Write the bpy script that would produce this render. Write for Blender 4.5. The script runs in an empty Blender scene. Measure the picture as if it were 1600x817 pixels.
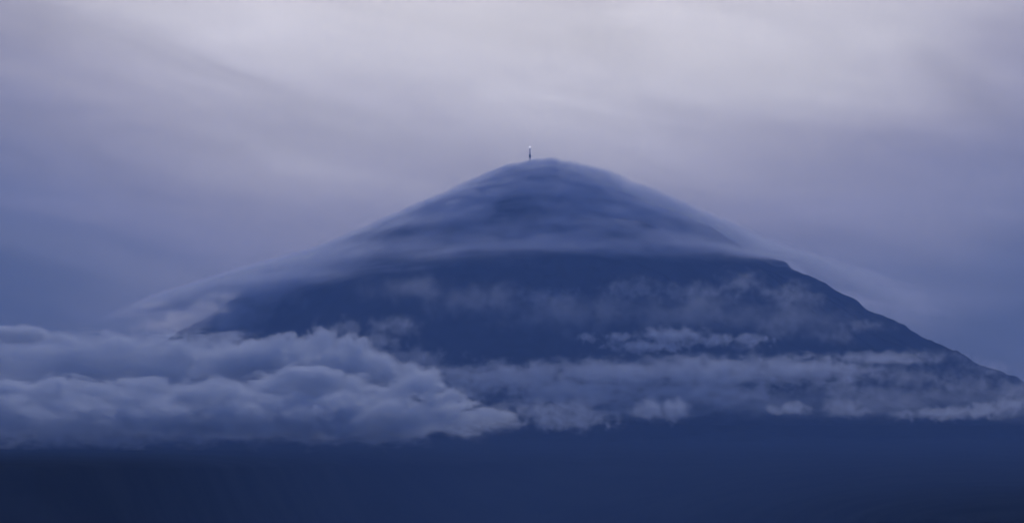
import bpy, bmesh, math, random
import numpy as np
from mathutils import Vector, Matrix, noise as mnoise

sc = bpy.context.scene
C = sc.collection
R = math.radians

# ------------------------------------------------------------------ camera
W0, H0 = 1600.0, 817.0
D0 = 12000.0                    # metres from the camera to the mountain's axis
MPP = 2.75                      # metres per photo pixel at that distance
ZC = 400.0                      # camera height
HORIZ = 760.0                   # photo row of the true horizon
FL = D0 / MPP                   # focal length in photo pixels
PITCH = math.atan((HORIZ - H0 / 2) / FL)
cam_d = bpy.data.cameras.new('camera')
cam = bpy.data.objects.new('camera', cam_d); C.objects.link(cam)
cam_d.sensor_width = 36.0
cam_d.lens = 36.0 * FL / W0
cam_d.clip_start = 1.0
cam_d.clip_end = 200000.0
cam.location = (0, 0, ZC)
cam.rotation_euler = (math.pi / 2 + PITCH, 0, 0)
sc.camera = cam

def lin(c):
    c = c / 255.0
    return c / 12.92 if c <= 0.04045 else ((c + 0.055) / 1.055) ** 2.4
def rgb(r, g, b, k=1.0):
    return (lin(r) * k, lin(g) * k, lin(b) * k, 1.0)

# ------------------------------------------------------------------ node helper
class NT:
    def __init__(s, tree):
        s.t = tree; s.n = tree.nodes; s.l = tree.links
    def put(s, sock, v):
        if isinstance(v, bpy.types.NodeSocket): s.l.new(v, sock)
        elif v is not None: sock.default_value = v
    def m(s, op, a, b=None, c=None, clamp=False):
        n = s.n.new('ShaderNodeMath'); n.operation = op; n.use_clamp = clamp
        s.put(n.inputs[0], a); s.put(n.inputs[1], b)
        if c is not None: s.put(n.inputs[2], c)
        return n.outputs[0]
    def v(s, op, a, b=None, c=None, scale=None):
        n = s.n.new('ShaderNodeVectorMath'); n.operation = op
        s.put(n.inputs[0], a); s.put(n.inputs[1], b)
        if c is not None: s.put(n.inputs[2], c)
        if scale is not None: s.put(n.inputs['Scale'], scale)
        return n.outputs['Value'] if op in ('LENGTH', 'DOT_PRODUCT', 'DISTANCE') else n.outputs['Vector']
    def sep(s, v):
        n = s.n.new('ShaderNodeSeparateXYZ'); s.put(n.inputs[0], v); return n.outputs
    def comb(s, x, y, z):
        n = s.n.new('ShaderNodeCombineXYZ')
        for i, q in enumerate((x, y, z)): s.put(n.inputs[i], q)
        return n.outputs[0]
    def noise(s, vec, scale=1.0, detail=3.0, rough=0.5, dist=0.0, color=False):
        n = s.n.new('ShaderNodeTexNoise'); n.noise_dimensions = '3D'
        s.put(n.inputs['Vector'], vec)
        n.inputs['Scale'].default_value = scale; n.inputs['Detail'].default_value = detail
        n.inputs['Roughness'].default_value = rough; n.inputs['Distortion'].default_value = dist
        return n.outputs['Color'] if color else n.outputs['Fac']
    def mr(s, x, a, b, c=0.0, d=1.0, smooth=True):
        n = s.n.new('ShaderNodeMapRange'); n.interpolation_type = 'SMOOTHSTEP' if smooth else 'LINEAR'
        s.put(n.inputs[0], x); n.inputs[1].default_value = a; n.inputs[2].default_value = b
        n.inputs[3].default_value = c; n.inputs[4].default_value = d
        return n.outputs[0]
    def ramp(s, x, stops, interp='LINEAR'):
        n = s.n.new('ShaderNodeValToRGB'); cr = n.color_ramp; cr.interpolation = interp
        cr.elements[0].position, cr.elements[0].color = stops[0]
        cr.elements[1].position, cr.elements[1].color = stops[-1]
        for p, c in stops[1:-1]:
            e = cr.elements.new(p); e.color = c
        s.put(n.inputs[0], x); return n.outputs[0]
    def mix(s, f, a, b, mode='MIX'):
        n = s.n.new('ShaderNodeMix'); n.data_type = 'RGBA'; n.blend_type = mode
        s.put(n.inputs[0], f); s.put(n.inputs[6], a); s.put(n.inputs[7], b)
        return n.outputs[2]

# ------------------------------------------------------------------ world: overcast evening sky, sun behind the deck
SUN_EL, SUN_AZ = R(24.0), R(0.6)
sun_dir = Vector((math.sin(SUN_AZ) * math.cos(SUN_EL), math.cos(SUN_AZ) * math.cos(SUN_EL), math.sin(SUN_EL)))
SKO = (-11.636, 4.226, 12.682)
world = bpy.data.worlds.new('World'); sc.world = world; world.use_nodes = True
nt = NT(world.node_tree); nt.n.clear()
tc = nt.n.new('ShaderNodeTexCoord')
dirv = nt.v('NORMALIZE', tc.outputs['Generated'])
sky = nt.n.new('ShaderNodeTexSky'); sky.sky_type = 'NISHITA'; sky.sun_disc = False
sky.sun_elevation = SUN_EL; sky.sun_rotation = SUN_AZ; sky.altitude = 400
sky.air_density = 1.0; sky.dust_density = 2.0; sky.ozone_density = 3.0
x, y, z = nt.sep(dirv)
# cloud streaks: bands tipped gently down to the side
q = nt.comb(nt.m('MULTIPLY', x, 7.0), nt.m('MULTIPLY', y, 3.0),
            nt.m('MULTIPLY', nt.m('ADD', z, nt.m('MULTIPLY', x, 0.15)), 36.0))
q = nt.v('ADD', q, SKO)
n1 = nt.noise(q, 1.0, 5.0, 0.5, 0.6)
n2 = nt.noise(nt.v('ADD', q, (7.3, 1.1, 4.2)), 0.42, 3.0, 0.5, 0.4)
ang = nt.m('MULTIPLY', nt.m('ARCCOSINE', nt.v('DOT_PRODUCT', dirv, tuple(sun_dir))), 180 / math.pi)
ang = nt.m('ADD', ang, nt.m('MULTIPLY', nt.m('SUBTRACT', n1, 0.5), 3.0))
ang = nt.m('ADD', ang, nt.m('MULTIPLY', nt.m('SUBTRACT', n2, 0.5), 2.0))
ang = nt.m('SUBTRACT', ang, 0.8)
K = 1.24
deck = nt.ramp(nt.m('DIVIDE', ang, 90.0), [
    (0.0, rgb(246, 240, 238, K)), (10.0 / 90, rgb(240, 235, 236, K)), (15.6 / 90, rgb(216, 212, 218, K)), (17.2 / 90, rgb(180, 176, 188, K)),
    (18.4 / 90, rgb(157, 155, 175, K)), (19.6 / 90, rgb(137, 138, 162, K)), (20.7 / 90, rgb(110, 116, 144, K)),
    (21.9 / 90, rgb(78, 90, 120, K)), (30.0 / 90, rgb(84, 99, 142, K)), (1.0, rgb(110, 127, 178, K))])
n3 = nt.noise(nt.v('MULTIPLY', nt.v('ADD', q, (2.3, 9.1, 5.7)), (1.5, 1.5, 1.1)), 1.0, 6.0, 0.58, 0.8)
deck = nt.v('SCALE', deck, scale=nt.mr(n3, 0.25, 0.75, 0.85, 1.15, False))
cover = nt.mr(n2, 0.25, 0.6, 0.86, 0.97)
skyc = nt.v('SCALE', sky.outputs[0], scale=0.05)
bg = nt.n.new('ShaderNodeBackground'); bg.inputs['Strength'].default_value = 1.0
nt.l.new(nt.mix(cover, skyc, deck), bg.inputs['Color'])
wo = nt.n.new('ShaderNodeOutputWorld'); nt.l.new(bg.outputs[0], wo.inputs[0])

# ------------------------------------------------------------------ sun, softened by the overcast
sun_d = bpy.data.lights.new('sun', 'SUN'); sun = bpy.data.objects.new('sun', sun_d); C.objects.link(sun)
sun_d.energy = 0.5; sun_d.angle = R(14.0); sun_d.color = (1.0, 0.95, 0.97)
sun.rotation_euler = sun_dir.to_track_quat('Z', 'Y').to_euler()

vs = sc.view_settings
vs.view_transform = 'Standard'; vs.look = 'None'; vs.exposure = 0.0; vs.gamma = 1.0; vs.use_curve_mapping = False
cy = sc.cycles
cy.use_denoising = True; cy.denoiser = 'OPENIMAGEDENOISE'
cy.use_adaptive_sampling = True; cy.adaptive_threshold = 0.035
cy.max_bounces = 8; cy.volume_bounces = 3; cy.transparent_max_bounces = 32
cy.volume_step_rate = 1.0; cy.volume_max_steps = 512

# ------------------------------------------------------------------ where a photo pixel lies at a given distance
def P(px, py, depth):
    u = (px - W0 / 2) / FL; v = (H0 / 2 - py) / FL
    d = Vector((u, 1.0, v)); d.rotate(Matrix.Rotation(PITCH, 3, 'X'))
    return Vector((0, 0, ZC)) + d * (depth / d.y)
def S(px, depth):               # length of px photo pixels at that distance
    return px * depth / FL

def tag(o, label=None, cat=None, group=None, kind=None):
    if label: o['label'] = label
    if cat: o['category'] = cat
    if group: o['group'] = group
    if kind: o['kind'] = kind
    return o
def link(name, me, mat=None, parent=None):
    o = bpy.data.objects.new(name, me); C.objects.link(o)
    if mat: me.materials.append(mat)
    if parent: o.parent = parent
    return o
def surf(name, col, rough=0.9, var=0.0, scale=1.0, metal=0.0, spec=0.0):
    m = bpy.data.materials.new(name); m.use_nodes = True
    t = NT(m.node_tree); b = t.n['Principled BSDF']
    b.inputs['Roughness'].default_value = rough; b.inputs['Metallic'].default_value = metal
    b.inputs['Specular IOR Level'].default_value = spec
    if var > 0:
        g = t.n.new('ShaderNodeTexCoord')
        f = t.noise(g.outputs['Object'], scale, 6, 0.6)
        lo = tuple(c * (1 - var) for c in col) + (1,); hi = tuple(c * (1 + var) for c in col) + (1,)
        t.l.new(t.mix(t.mr(f, 0.3, 0.7), lo, hi), b.inputs['Base Color'])
    else:
        b.inputs['Base Color'].default_value = tuple(col) + (1,)
    return m

# ------------------------------------------------------------------ mountain
TOP = P(845, 266, D0)           # summit, inside the cap cloud
AX, AY, TZ = TOP.x, D0, TOP.z
_r = np.arange(0, 8001, 1.0)
def profile_px():
    knots_r = np.array([0, 40, 80, 120, 160, 220, 280, 340, 405, 470, 540, 640, 755, 900, 1100, 1400, 1800, 2400, 3000])
    core = np.sqrt(60 ** 2 + (0.58 * knots_r) ** 2) - 60
    far = np.array([0, 0, 0, 0, 0, 0, 0, 0, 0, 0, 262, 312, 357, 405, 456, 512, 560, 600, 615.])
    core = core + np.interp(knots_r, [0, 200, 430], [4, 8, 0])
    return knots_r, np.where(knots_r < 540, core, far)
kr, kd = profile_px()
prof = np.interp(_r, kr * MPP, kd * MPP)
kern = np.hanning(161); kern /= kern.sum()
prof = np.convolve(np.pad(prof, 80, mode='reflect'), kern, mode='valid')
prof = prof - prof[0]
def cone(r):
    return TZ - np.interp(r, _r, prof)

def grid_mesh(name, xs, ys, hf):
    X, Y = np.meshgrid(xs, ys)
    Z = hf(X, Y)
    nx, ny = len(xs), len(ys)
    v = np.stack([X, Y, Z], -1).reshape(-1, 3)
    i = np.arange(nx * ny).reshape(ny, nx)
    f = np.stack([i[:-1, :-1], i[:-1, 1:], i[1:, 1:], i[1:, :-1]], -1).reshape(-1, 4)
    me = bpy.data.meshes.new(name)
    me.from_pydata(v.tolist(), [], f.tolist())
    me.polygons.foreach_set('use_smooth', np.ones(len(f), bool))
    return me

def vnoise(X, Y, seed):         # smooth value noise on a lattice
    xi, yi = np.floor(X).astype(np.int64), np.floor(Y).astype(np.int64)
    fx, fy = X - xi, Y - yi
    fx = fx * fx * (3 - 2 * fx); fy = fy * fy * (3 - 2 * fy)
    def hsh(a, b):
        h = (a * 374761393 + b * 668265263 + seed * 1442695041) & 0xffffffff
        h = ((h ^ (h >> 13)) * 1274126177) & 0xffffffff
        return ((h ^ (h >> 16)) & 0xffff) / 65535.0
    a, b, c, d = hsh(xi, yi), hsh(xi + 1, yi), hsh(xi, yi + 1), hsh(xi + 1, yi + 1)
    return (a * (1 - fx) + b * fx) * (1 - fy) + (c * (1 - fx) + d * fx) * fy
def fbm(X, Y, seed, oct=5, gain=0.5):
    s, a = 0, 1.0
    for k in range(oct):
        s = s + a * (vnoise(X * 2 ** k, Y * 2 ** k, seed + k * 7) - 0.5); a *= gain
    return s

def mountain_h(X, Y):
    dx, dy = X - AX, Y - AY
    r = np.hypot(dx, dy); th = np.arctan2(dx, -dy)
    w = np.clip(r / 900.0, 0, 1)
    # ravines run down the slope
    g = np.abs(fbm(th * 7 + fbm(X / 500, Y / 500, 3, 3) * 1.2, r / 2400 + 3, 11, 4))
    z = cone(r) - g * 85 * w * np.clip(r / 1500, 0.2, 1.2) + 22 * w
    z = z + fbm(X / 260, Y / 260, 5, 5) * 62 * w + fbm(X / 42, Y / 42, 19, 2) * 16 * w
    return z
xs = AX + np.linspace(-6200, 6200, 640); ys = AY + np.linspace(-6600, 2400, 460)
m_forest = surf('forest_slope', (0.017, 0.020, 0.021), 0.95, 0.35, 0.006)
tag(link('mountain', grid_mesh('mountain', xs, ys, mountain_h), m_forest), 'broad dark cone shaped mountain rising out of the clouds', kind='structure')
GZ = float(cone(6600.0)) - 10
def ground_h(X, Y):
    return GZ - 60 + fbm(X / 1500, Y / 1500, 40, 4) * 60
gx = np.linspace(-13950, 13950, 120)
gy = np.linspace(-2950, 15150, 90)
tag(link('ground', grid_mesh('ground', gx, gy, ground_h), surf('dark_forest_plain', (0.04, 0.046, 0.042), 0.95, 0.3, 0.004)), kind='structure')

# ------------------------------------------------------------------ foothills: lower slopes, with added near spurs shaped to imitate vignette darkening
def foothills():
    pxs = np.linspace(-400, 2000, 260); pys = np.concatenate([np.linspace(664, 840, 90), np.linspace(850, 1200, 16)])
    v = []
    for py in pys:
        for px in pxs:
            s = max(0.0, min(1.0, (py - 682) / 46.0)); s = s * s * (3 - 2 * s)
            s2 = max(0.0, min(1.0, (py - 690) / 125.0)); s2 = s2 * s2 * (3 - 2 * s2)
            side = 0.62 * s * (math.exp(-(max(px - 40, 0) / 480.0) ** 2) if px > 0 else 1.0)
            side += 0.55 * s2 * math.exp(-((1600 - min(px, 1600)) / 420.0) ** 2)
            d = (9150 - 1300 * s - 6.0 * max(0, py - 690)) * (1 - side)
            d = max(d, 900 + (1200 - py) * 2)
            p = P(px, py, d)
            w = min(1.0, max(0, (py - 694) / 50.0))
            p.z += w * (float(fbm(np.array(p.x / 420), np.array(p.y / 900), 71, 5)) * 16 * d / 9000)
            v.append(p)
    nx, ny = len(pxs), len(pys)
    i = np.arange(nx * ny).reshape(ny, nx)
    f = np.stack([i[1:, :-1], i[1:, 1:], i[:-1, 1:], i[:-1, :-1]], -1).reshape(-1, 4)
    me = bpy.data.meshes.new('foothills'); me.from_pydata([tuple(a) for a in v], [], f.tolist())
    me.polygons.foreach_set('use_smooth', np.ones(len(f), bool))
    tag(link('foothills', me, m_forest), kind='structure')
foothills()

# ------------------------------------------------------------------ clouds
def surface_nets(F, o, h):
    """closed quad skin of F > 0 on a regular grid (origin o, spacing h per axis)"""
    F = np.pad(F, 1, constant_values=-1.0); o = np.array(o) - np.array(h)
    nx, ny, nz = F.shape
    ins = F > 0
    cs = np.zeros((nx - 1, ny - 1, nz - 1, 3)); cn = np.zeros((nx - 1, ny - 1, nz - 1))
    corners = [(i, j, k) for i in (0, 1) for j in (0, 1) for k in (0, 1)]
    sl = lambda a, c: a[c[0]:nx - 1 + c[0], c[1]:ny - 1 + c[1], c[2]:nz - 1 + c[2]]
    for a in corners:
        for ax in range(3):
            if a[ax] == 0:
                b = list(a); b[ax] = 1
                fa, fb = sl(F, a), sl(F, b)
                cr = (fa > 0) != (fb > 0)
                t = np.where(cr, fa / np.where(cr, fa - fb, 1), 0)
                for d in range(3):
                    cs[..., d] += np.where(cr, a[d] + (t if d == ax else 0), 0)
                cn += cr
    act = cn > 0
    idx = -np.ones(cn.shape, np.int64); idx[act] = np.arange(act.sum())
    base = np.stack(np.nonzero(act), -1)
    v = (base + cs[act] / cn[act][:, None]) * np.array(h) + o
    faces = []
    for ax in range(3):
        b, c = (ax + 1) % 3, (ax + 2) % 3
        lo = [slice(1, n - 1) for n in F.shape]; hi = list(lo)
        lo[ax] = slice(0, F.shape[ax] - 1); hi[ax] = slice(1, F.shape[ax])
        A, B = ins[tuple(lo)], ins[tuple(hi)]
        e = np.stack(np.nonzero(A != B), -1)
        if not len(e): continue
        flip = A[tuple(e.T)]
        e = e.copy(); e[:, b] += 1; e[:, c] += 1
        def cell(db, dc):
            k = e.copy(); k[:, b] += db; k[:, c] += dc
            return idx[tuple(k.T)]
        quad = np.stack([cell(-1, -1), cell(0, -1), cell(0, 0), cell(-1, 0)], -1)
        quad[~flip] = quad[~flip][:, ::-1]
        faces.append(quad)
    return v, np.concatenate(faces)

CLOUD_COL = (0.88, 0.93, 1.0, 1.0)
def vol_material(name, build, aniso=0.25, col=CLOUD_COL):
    m = bpy.data.materials.new(name); m.use_nodes = True
    t = NT(m.node_tree); t.n.clear()
    out = t.n.new('ShaderNodeOutputMaterial')
    pv = t.n.new('ShaderNodeVolumePrincipled')
    pv.inputs['Color'].default_value = col
    pv.inputs['Anisotropy'].default_value = aniso
    pv.inputs['Density Attribute'].default_value = ''
    t.l.new(build(t), pv.inputs['Density'])
    t.l.new(pv.outputs[0], out.inputs['Volume'])
    return m

def set_step(o, m, step):
    d = o.dimensions if o.dimensions.length else Vector((1, 1, 1))
    co = np.array([v.co for v in o.data.vertices]); dim = (co.max(0) - co.min(0)).mean()
    m.cycles.volume_step_rate = max(0.01, min(step / (dim / 10.0), 10.0))

def lobe_cloud(name, label, depth, lobes, dens, thick=1.0, amp=0.5, size=60, edge=0.5, base=None, k=0.12,
               stretch=(1, 1, 1), step=38, warp=0.6, bias=0.0, seed=0, detail=6, rough=0.70, group=None, aniso=0.5, col=CLOUD_COL):
    """lobes: (photo x, photo y, x radius, y radius [, metres nearer]) in photo pixels at this distance; real depth = thick * x radius"""
    L = []
    for lb in lobes:
        d = depth - (lb[4] if len(lb) > 4 else 0)
        c = P(lb[0], lb[1], d)
        rx, rz = S(lb[2], d), S(lb[3], d)
        L.append((np.array(c), np.array([rx, max(rz * 1.3, rx * thick), rz])))
    cen = sum(l[0] for l in L) / len(L)
    pad = 1.36
    ex = 0.5 * warp * size * np.array(stretch)
    lo = np.min([l[0] - (l[1] + ex) * pad for l in L], 0); hi = np.max([l[0] + (l[1] + ex) * pad for l in L], 0)
    rmin = min(l[1][2] for l in L)
    h = np.array([max((hi[i] - lo[i]) / 90, min(rmin / 3, 30)) for i in range(3)])
    n = np.ceil((hi - lo) / h).astype(int) + 2
    G = np.stack(np.meshgrid(*[lo[i] - h[i] * .5 + np.arange(n[i]) * h[i] for i in range(3)], indexing='ij'), -1)
    E = None
    for c, r in L:
        r = r + 0.35 * warp * size * np.array(stretch)
        e = np.sqrt((((G - c) / r) ** 2).sum(-1))
        E = e if E is None else np.minimum(E, e)
    wm = 0.45 * warp * size
    Fv = 1.32 - E
    zb = None
    if base is not None:
        zb = P(800, base[0], depth).z; hb = S(base[1], depth)
        Fv = np.minimum(Fv, (G[..., 2] - zb + hb * 1.0) / 50.0)
    v, f = surface_nets(Fv, G[0, 0, 0] - cen, h)
    me = bpy.data.meshes.new(name); me.from_pydata(v.tolist(), [], f.tolist())
    me.polygons.foreach_set('use_smooth', np.ones(len(f), bool))
    def build(t):
        g = t.n.new('ShaderNodeTexCoord'); p = g.outputs['Object']
        nv = t.v('MULTIPLY_ADD', p, tuple(1.0 / (size * s) for s in stretch), (seed * 3.7, seed * 1.9, seed * 5.3))
        nz = t.noise(nv, 1.0, detail, rough, 0.3)
        wv = t.noise(t.v('ADD', t.v('SCALE', nv, scale=0.8), (5.1, 2.3, 8.8)), 1.0, 2.0, 0.5, 0.0, True)
        p0 = p
        p = t.v('MULTIPLY_ADD', t.v('SUBTRACT', wv, (0.5, 0.5, 0.5)), tuple(2.0 * warp * size * s for s in stretch), p)
        e = None
        for c, r in L:
            ln = t.v('LENGTH', t.v('MULTIPLY_ADD', p, tuple(1.0 / r), tuple(-(c - cen) / r)))
            e = ln if e is None else t.m('SMOOTH_MIN', e, ln, k)
        Fs = t.m('ADD', t.m('SUBTRACT', 1.0 - bias, e), t.m('MULTIPLY', t.m('SUBTRACT', nz, 0.5), 2.0 * amp))
        dn = t.m('MULTIPLY', t.mr(Fs, 0.0, edge, 0.0, dens), t.mr(e, 1.3, 0.92))
        if zb is not None:
            zz = t.sep(p0)[2]
            zz = t.m('ADD', zz, t.m('MULTIPLY', t.m('SUBTRACT', nz, 0.5), hb * 1.3))
            zz = t.m('ADD', zz, t.m('MULTIPLY', t.m('SUBTRACT', t.sep(wv)[0], 0.5), hb * 1.6))
            dn = t.m('MULTIPLY', dn, t.m('POWER', t.mr(zz, zb - cen[2] - hb * 0.6, zb - cen[2] + hb), 5.0))
        return dn
    m = vol_material(name + '_vapour', build, aniso, col)
    o = link(name, me, m); o.location = cen
    set_step(o, m, step)
    tag(o, label, 'cloud', group)
    return o

# ---- the cap cloud draped over the summit
def cap_cloud():
    CX = AX + 15 * MPP           # its dome sits a little to the side of the cone's axis
    kr = np.array([0, 45, 95, 140, 187, 235, 282, 328, 374, 450, 550, 640, 840.])
    kc = np.array([-6, 2, 18, 36, 58, 80, 101, 120, 141, 165, 196, 227, 310.])    # drop of its upper skin below the photo's row 250
    lx = np.array([-760, -650, -540, -450, -370, -290, -200, 0, 250, 340, 400, 470, 555, 655, 760.])
    ly = np.array([496, 486, 472, 456, 440, 424, 412, 399, 397, 404, 432, 468, 502, 535, 560.])     # photo row of its lower rim
    ztop = P(845, 250, D0).z
    zpx = lambda py: P(845, py, D0).z
    # skin curve as metres
    cr, cz = kr * MPP, ztop - kc * MPP
    rx, rz = lx * MPP, np.array([zpx(a) for a in ly])
    RY = 0.72                    # the wings reach out sideways, less toward the viewer
    TH = 260.0
    xs = np.arange(-2300, 2301, 45.0); yy = np.arange(-1650, 1651, 45.0)
    zlo, zhi = zpx(575), ztop + 50
    zs = np.arange(zlo, zhi, 18.0)
    X, Y, Z = np.meshgrid(xs, yy, zs, indexing='ij')
    def rr(X, Y): return np.sqrt(X ** 2 + (Y / 1.0) ** 2)
    r = rr(X, Y)
    top = np.interp(r, cr, cz)
    low = np.interp(X, rx, rz) + 0.082 * Y             # the rim dips toward the viewer
    F = np.minimum(np.minimum((top + 22 - Z) / 50, (Z - (low - 85)) / 50), np.minimum((Z - (top - TH - 60)) / 50, (1.0 - np.hypot((X + 110) / 1880, Y / 1600)) * 8))
    v, f = surface_nets(F, (xs[0], yy[0], zs[0]), (45.0, 45.0, 18.0))
    zc = zs.mean(); v[:, 2] -= zc
    me = bpy.data.meshes.new('cap_cloud'); me.from_pydata(v.tolist(), [], f.tolist())
    me.polygons.foreach_set('use_smooth', np.ones(len(f), bool))
    def curve(t, xval, xk, yk, x1):
        n = t.n.new('ShaderNodeFloatCurve'); c = n.mapping.curves[0]
        y0, y1 = yk.min(), yk.max()
        pts = [(a / x1, (b - y0) / (y1 - y0)) for a, b in zip(xk, yk)]
        c.points[0].location = pts[0]; c.points[1].location = pts[-1]
        for p in pts[1:-1]: c.points.new(*p)
        n.mapping.update()
        t.put(n.inputs['Value'], t.m('DIVIDE', xval, x1)); n.inputs['Factor'].default_value = 1.0
        return t.m('MULTIPLY_ADD', n.outputs[0], float(y1 - y0), float(y0))
    def build(t):
        g = t.n.new('ShaderNodeTexCoord'); p = g.outputs['Object']
        x, y, z = t.sep(p)
        r = t.v('LENGTH', t.comb(x, y, 0.0))
        top = curve(t, r, cr, cz - zc, float(cr[-1]))
        ax = t.m('ADD', x, 760 * MPP)
        low = t.m('ADD', curve(t, ax, rx + 760 * MPP, rz - zc, 1520 * MPP), t.m('MULTIPLY', y, 0.082))
        # streaks lie along the skin
        qz = t.m('ADD', z, t.m('MULTIPLY', r, 0.22))
        nv = t.comb(t.m('DIVIDE', x, 800.0), t.m('DIVIDE', y, 800.0), t.m('DIVIDE', qz, 60.0))
        nz = t.noise(nv, 1.0, 5.0, 0.55, 0.6)
        fine = t.noise(t.comb(t.m('DIVIDE', x, 140.0), t.m('DIVIDE', y, 140.0), t.m('DIVIDE', qz, 70.0)), 1.0, 4.0, 0.6)
        wob = t.m('MULTIPLY', t.m('SUBTRACT', fine, 0.5), t.mr(t.m('MULTIPLY', x, -1.0), 500.0, 1100.0, 70.0, 26.0))
        dep = t.m('ADD', t.m('SUBTRACT', top, z), wob)                 # depth below the skin
        a = t.mr(dep, 2.0, 28.0)
        b = t.mr(t.m('ADD', dep, t.mr(t.m('MULTIPLY', x, -1.0), 800.0, 1250.0, 0.0, 110.0)), TH + 30, TH - 60)
        lw = t.m('ADD', t.m('SUBTRACT', z, low), t.m('MULTIPLY', t.m('SUBTRACT', nz, 0.5), 220.0))
        lw = t.m('ADD', lw, wob)
        c = t.mr(lw, -34.0, 66.0)
        e = t.v('LENGTH', t.v('MULTIPLY_ADD', p, (1 / 1880.0, 1 / 1600.0, 0), (110 / 1880.0, 0, 0)))
        d = t.mr(t.m('ADD', e, t.m('MULTIPLY', t.m('SUBTRACT', fine, 0.5), 0.3)), 1.0, 0.72)
        s = t.m('MULTIPLY', t.mr(nz, 0.36, 0.64, 0.35, 1.65), t.mr(fine, 0.3, 0.7, 0.7, 1.3))
        dn = t.m('MULTIPLY', t.m('MULTIPLY', a, b), t.m('MULTIPLY', c, d))
        mul = curve(t, r, np.array([0, 350, 650, 950, 1300, 1900.0]), np.array([4.5, 3.8, 2.2, 0.8, 0.8, 0.8]), 1900.0)
        return t.m('MULTIPLY', t.m('MULTIPLY', dn, s), t.m('MULTIPLY', t.m('MULTIPLY', mul, t.m('MULTIPLY', t.mr(x, 850.0, 1500.0, 1.0, 0.42), t.mr(t.m('MULTIPLY', x, -1.0), 700.0, 1200.0, 1.0, 2.2))), 0.007))
    m = vol_material('cap_cloud_vapour', build, 0.55, (0.79, 0.83, 0.94, 1.0))
    o = link('cap_cloud', me, m); o.location = (CX, AY, zc)
    set_step(o, m, 40)
    tag(o, 'smooth streaked veil of cloud draped like a cap over the mountain summit', 'cloud')
cap_cloud()

lobe_cloud('cloud', 'pale wisp hanging beneath the left wing of the cap cloud', 10500,
           [(352, 464, 30, 13), (328, 482, 42, 15), (292, 497, 54, 17), (236, 477, 36, 7), (262, 510, 70, 15)],
           0.009, thick=0.6, amp=1.5, size=56, edge=0.7, seed=2, bias=0.1, aniso=0.8, col=(0.97, 0.97, 1, 1))
lobe_cloud('cloud', 'soft mist on the left shoulder of the mountain under the cap', 10900,
           [(480, 428, 80, 24), (410, 452, 90, 40), (335, 488, 110, 52)],
           0.008, thick=0.5, amp=0.7, size=80, edge=1.0, seed=3)
lobe_cloud('cloud', 'long flat back layer of the cloud bank, below the pale wisp', 9100,
           [(-40, 570, 140, 54), (120, 572, 160, 58), (280, 574, 170, 58), (420, 572, 150, 46), (540, 574, 100, 36)],
           0.014, thick=0.6, amp=1.8, size=80, stretch=(1.6, 1.2, 0.6), edge=0.35, seed=4, bias=0.1)
lobe_cloud('cloud', 'small smooth lens shaped cloud with a pale rim, topmost at the left edge', 8200,
           [(36, 523, 46, 17), (0, 520, 40, 14)], 0.03, thick=1.2, amp=0.9, size=80, edge=0.5, seed=5, warp=0.3, stretch=(1.6, 1, 0.6))
lobe_cloud('cloud', 'row of rounded cloud lumps along the dark mountain foot', 8700,
           [(440, 537, 40, 20), (500, 532, 32, 22), (545, 545, 44, 24), (400, 566, 110, 34), (530, 574, 100, 34), (620, 590, 70, 28)],
           0.024, thick=0.7, amp=1.7, size=46, edge=0.3, seed=6, bias=0.05, warp=0.5)
lobe_cloud('cloud', 'big billowing front mound of the cloud bank, left of the middle', 6700,
           [(430, 608, 60, 32), (490, 598, 60, 40), (550, 612, 58, 32), (612, 626, 50, 27), (655, 606, 42, 32), (705, 632, 50, 27), (752, 652, 56, 20), (365, 624, 66, 32), (470, 656, 310, 44)],
           0.036, thick=0.75, amp=1.6, size=52, edge=0.3, base=(703, 70), seed=7, stretch=(1.5, 1.1, 0.8), col=(0.82, 0.88, 0.97, 1), bias=0.1, warp=0.6)
lobe_cloud('cloud', 'long low front roll of the cloud bank at the left edge', 6500,
           [(310, 622, 80, 32), (232, 612, 60, 26), (160, 622, 70, 30), (82, 608, 66, 30), (0, 620, 90, 36), (-90, 620, 90, 40), (140, 660, 290, 46)],
           0.032, thick=0.75, amp=1.6, size=52, edge=0.32, base=(700, 70), seed=8, stretch=(1.5, 1.1, 0.8), col=(0.82, 0.88, 0.97, 1), bias=0.1, warp=0.6)
lobe_cloud('cloud', 'faint grey puff against the dark slope behind the cloud lumps', 9700,
           [(540, 512, 60, 20), (610, 512, 60, 26), (580, 535, 90, 22), (650, 560, 90, 18)],
           0.006, thick=0.45, amp=2.2, size=60, edge=0.7, seed=9, bias=0.2)
lobe_cloud('cloud', 'wide thin sheet of cloud across the lower right slope', 9500,
           [(800, 590, 150, 28), (960, 585, 170, 30), (1110, 582, 180, 30), (1250, 577, 150, 26), (1370, 560, 100, 12), (900, 610, 170, 34), (1080, 612, 150, 28), (740, 600, 90, 30)],
           0.011, thick=0.45, amp=2.2, size=50, stretch=(1.25, 1, 0.8), edge=0.7, seed=10, bias=0.1)
lobe_cloud('cloud', 'ragged bright strip of cloud in the middle of the dark slope', 9900,
           [(918, 528, 26, 9), (962, 527, 34, 10), (1050, 524, 66, 15), (1010, 541, 75, 11), (1110, 532, 44, 13), (1180, 530, 38, 13)],
           0.022, thick=0.5, amp=2.4, size=34, edge=0.6, seed=11, bias=0.15)
lobe_cloud('cloud', 'faint veil of puffs high on the right slope under the cap', 10450,
           [(985, 450, 70, 26), (1080, 456, 90, 22), (1155, 444, 52, 28), (1235, 462, 66, 30), (860, 465, 70, 20)],
           0.0065, thick=0.45, amp=2.2, size=50, edge=0.9, seed=12, bias=0.2)
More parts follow.
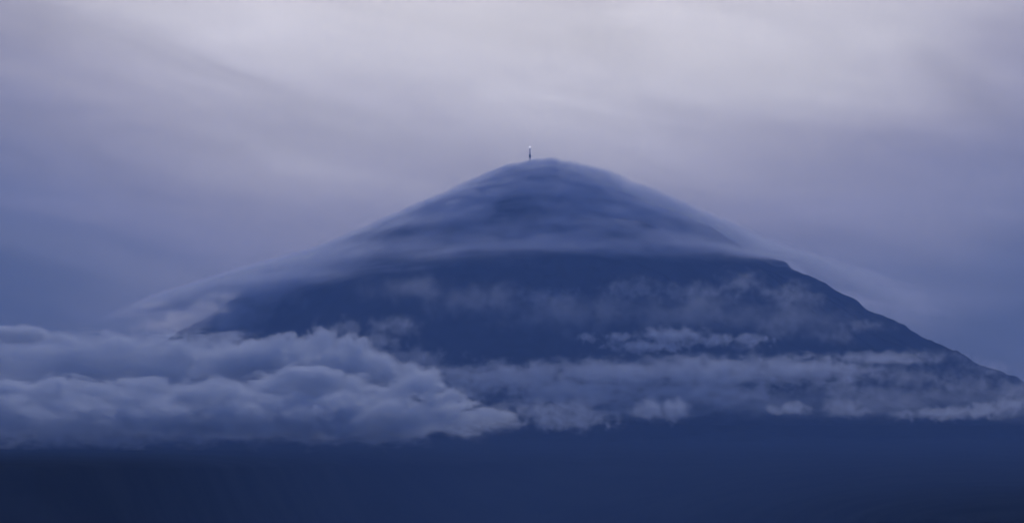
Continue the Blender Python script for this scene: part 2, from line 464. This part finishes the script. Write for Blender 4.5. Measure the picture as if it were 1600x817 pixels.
lobe_cloud('cloud', 'faint smudge of cloud above the right end of the sheet', 10000,
           [(1215, 512, 54, 24), (1300, 525, 66, 18), (1170, 540, 50, 14)],
           0.0045, thick=0.45, amp=2.2, size=48, edge=0.9, seed=13, bias=0.2)
lobe_cloud('cloud', 'low cloud lobe joining the right end of the big mound', 8900,
           [(840, 642, 66, 22), (905, 640, 60, 22), (880, 656, 100, 20)],
           0.012, thick=0.5, amp=2.2, size=42, edge=0.6, seed=14, bias=0.2)
lobe_cloud('cloud', 'solitary ragged bright puff low in the middle of the slope', 8900,
           [(1015, 640, 34, 20), (1052, 640, 34, 22)], 0.022, thick=0.7, amp=1.9, size=30, edge=0.6, seed=15, bias=0.1)
lobe_cloud('cloud', 'small bright oval puff in the low row, just left of the rounded dim puff', 8900,
           [(1238, 637, 34, 12), (1215, 640, 20, 9)], 0.022, thick=0.7, amp=1.9, size=28, edge=0.6, seed=16, bias=0.1)
lobe_cloud('cloud', 'rounded dim puff in the low row beside the small bright oval puff', 8900,
           [(1318, 636, 40, 17), (1342, 641, 28, 12)], 0.012, thick=0.7, amp=1.9, size=30, edge=0.6, seed=17, bias=0.1)
lobe_cloud('cloud', 'trailing strip of low cloud at the right end of the row', 8900,
           [(1415, 649, 30, 11), (1470, 647, 56, 12), (1530, 642, 52, 14), (1575, 634, 40, 16)],
           0.016, thick=0.5, amp=2.2, size=31, edge=0.6, seed=18, bias=0.1)
lobe_cloud('cloud', 'patchy mist lying on the outer right ridge', 9700,
           [(1420, 588, 100, 24), (1510, 602, 100, 26), (1590, 606, 80, 30), (1450, 556, 80, 14), (1330, 608, 100, 20), (1350, 508, 60, 14), (1540, 575, 70, 16)],
           0.0055, thick=0.5, amp=2.4, size=44, edge=0.9, seed=19, bias=0.2)

lobe_cloud('cloud', 'broad thin mist mottling the dark middle face of the mountain', 10150,
           [(760, 470, 130, 36), (900, 490, 160, 40), (1080, 490, 170, 40), (1240, 500, 120, 36), (640, 450, 110, 30)],
           0.0032, thick=0.4, amp=1.5, size=85, edge=1.0, seed=21, bias=0.05, step=50)
lobe_cloud('cloud', 'thin low mist behind the row of puffs on the lower right', 9350,
           [(1000, 640, 190, 24), (1200, 632, 190, 26), (1400, 628, 190, 30), (1580, 630, 140, 32)],
           0.0034, thick=0.5, amp=1.5, size=70, stretch=(1.6, 1, 0.7), edge=1.0, seed=22, bias=0.05, step=50)

# ------------------------------------------------------------------ mast on the summit
def mast():
    m_steel = surf('weathered_steel', (0.34, 0.34, 0.38), 0.6, 0.15, 0.5, 0.0, 0.3)
    m_dark = surf('dark_cabin', (0.05, 0.045, 0.06), 0.8)
    m_white = surf('white_radome', (0.85, 0.85, 0.86), 0.45)
    m_lamp = surf('lit_beacon_glass', (0.85, 0.85, 0.9), 0.3)
    bl = m_lamp.node_tree.nodes['Principled BSDF']
    bl.inputs['Emission Color'].default_value = (0.86, 0.84, 1.0, 1); bl.inputs['Emission Strength'].default_value = 1.6
    top = P(828, 228.5, AY); ztop = top.z
    r0 = math.hypot(top.x - AX, 0.0)
    zb = float(mountain_h(np.array([top.x]), np.array([AY]))[0]) - 3
    root = bpy.data.objects.new('antenna_mast', None); C.objects.link(root); root.location = (top.x, AY, zb)
    tag(root, 'slender antenna mast with a white top standing on the cloudy summit', 'mast')
    H = ztop - zb
    def bar(bm, a, b, r):
        a, b = Vector(a), Vector(b); d = b - a
        mt = Matrix.Translation((a + b) / 2) @ d.to_track_quat('Z', 'Y').to_matrix().to_4x4()
        bmesh.ops.create_cone(bm, cap_ends=True, segments=8, radius1=r, radius2=r, depth=d.length, matrix=mt)
    def fin(bm, name, mat):
        me = bpy.data.meshes.new(name); bm.to_mesh(me); bm.free(); return link(name, me, mat, root)
    hw0, hw1 = 4.2, 2.0
    hh = H - 9.0
    def corner(sx, sy, z):
        w = hw0 + (hw1 - hw0) * z / hh; return (sx * w, sy * w, z)
    cs = [(-1, -1), (1, -1), (1, 1), (-1, 1)]
    for c in cs:
        bm = bmesh.new(); bar(bm, corner(*c, 0), corner(*c, hh), 0.55); fin(bm, 'leg', m_steel)
    n = 16; bm = bmesh.new()
    for k in range(n):
        z0, z1 = hh * k / n, hh * (k + 1) / n
        for q in range(4):
            a, b = cs[q], cs[(q + 1) % 4]
            bar(bm, corner(*a, z0), corner(*b, z1), 0.28); bar(bm, corner(*b, z0), corner(*a, z1), 0.28)
            bar(bm, corner(*a, z1), corner(*b, z1), 0.28)
    fin(bm, 'lattice', m_steel)
    bm = bmesh.new(); zz = P(828, 244, AY).z - zb
    bmesh.ops.create_cone(bm, cap_ends=True, segments=16, radius1=4.6, radius2=4.6, depth=12, matrix=Matrix.Translation((0, 0, zz)))
    fin(bm, 'equipment_drum', m_dark)
    bm = bmesh.new()
    bmesh.ops.create_cone(bm, cap_ends=True, segments=20, radius1=4.4, radius2=4.4, depth=0.5, matrix=Matrix.Translation((0, 0, hh + 0.3)))
    fin(bm, 'platform', m_steel)
    bm = bmesh.new()
    bmesh.ops.create_uvsphere(bm, u_segments=20, v_segments=12, radius=4.3, matrix=Matrix.Translation((0, 0, hh + 4.6)))
    for f in bm.faces: f.smooth = True
    fin(bm, 'beacon', m_lamp)
    bm = bmesh.new(); bar(bm, (0, 0, hh + 8.5), (0, 0, hh + 15), 0.2); fin(bm, 'lightning_rod', m_steel)
    for k in range(3):
        a = k * 2.094 + 0.5; bm = bmesh.new()
        bmesh.ops.create_cone(bm, cap_ends=True, segments=14, radius1=1.6, radius2=1.2, depth=1.0,
            matrix=Matrix.Translation((math.cos(a) * 3.2, math.sin(a) * 3.2, hh * (0.78 - 0.05 * k))) @ Matrix.Rotation(a, 4, 'Z') @ Matrix.Rotation(math.pi / 2, 4, 'Y'))
        fin(bm, 'dish', m_white)
mast()

# ------------------------------------------------------------------ haze
bm = bmesh.new()
bmesh.ops.create_cube(bm, size=1.0)
lo = Vector((-14000, -3000, GZ - 200)); hi = Vector((14000, 15200, P(845, 200, D0).z))
for v in bm.verts:
    v.co = Vector([(lo[i] if v.co[i] < 0 else hi[i]) for i in range(3)])
hm = bpy.data.meshes.new('haze'); bm.to_mesh(hm); bm.free()
m_h = bpy.data.materials.new('haze_air'); m_h.use_nodes = True
t = NT(m_h.node_tree); t.n.clear()
out = t.n.new('ShaderNodeOutputMaterial'); pv = t.n.new('ShaderNodeVolumePrincipled')
pv.inputs['Density Attribute'].default_value = ''
pv.inputs['Density'].default_value = 5.8e-5
pv.inputs['Color'].default_value = (0.33, 0.55, 1.0, 1)
pv.inputs['Anisotropy'].default_value = 0.0
t.l.new(pv.outputs[0], out.inputs['Volume'])
m_h.cycles.homogeneous_volume = True
tag(link('haze', hm, m_h), 'blue evening haze filling the air before the mountain', kind='stuff')
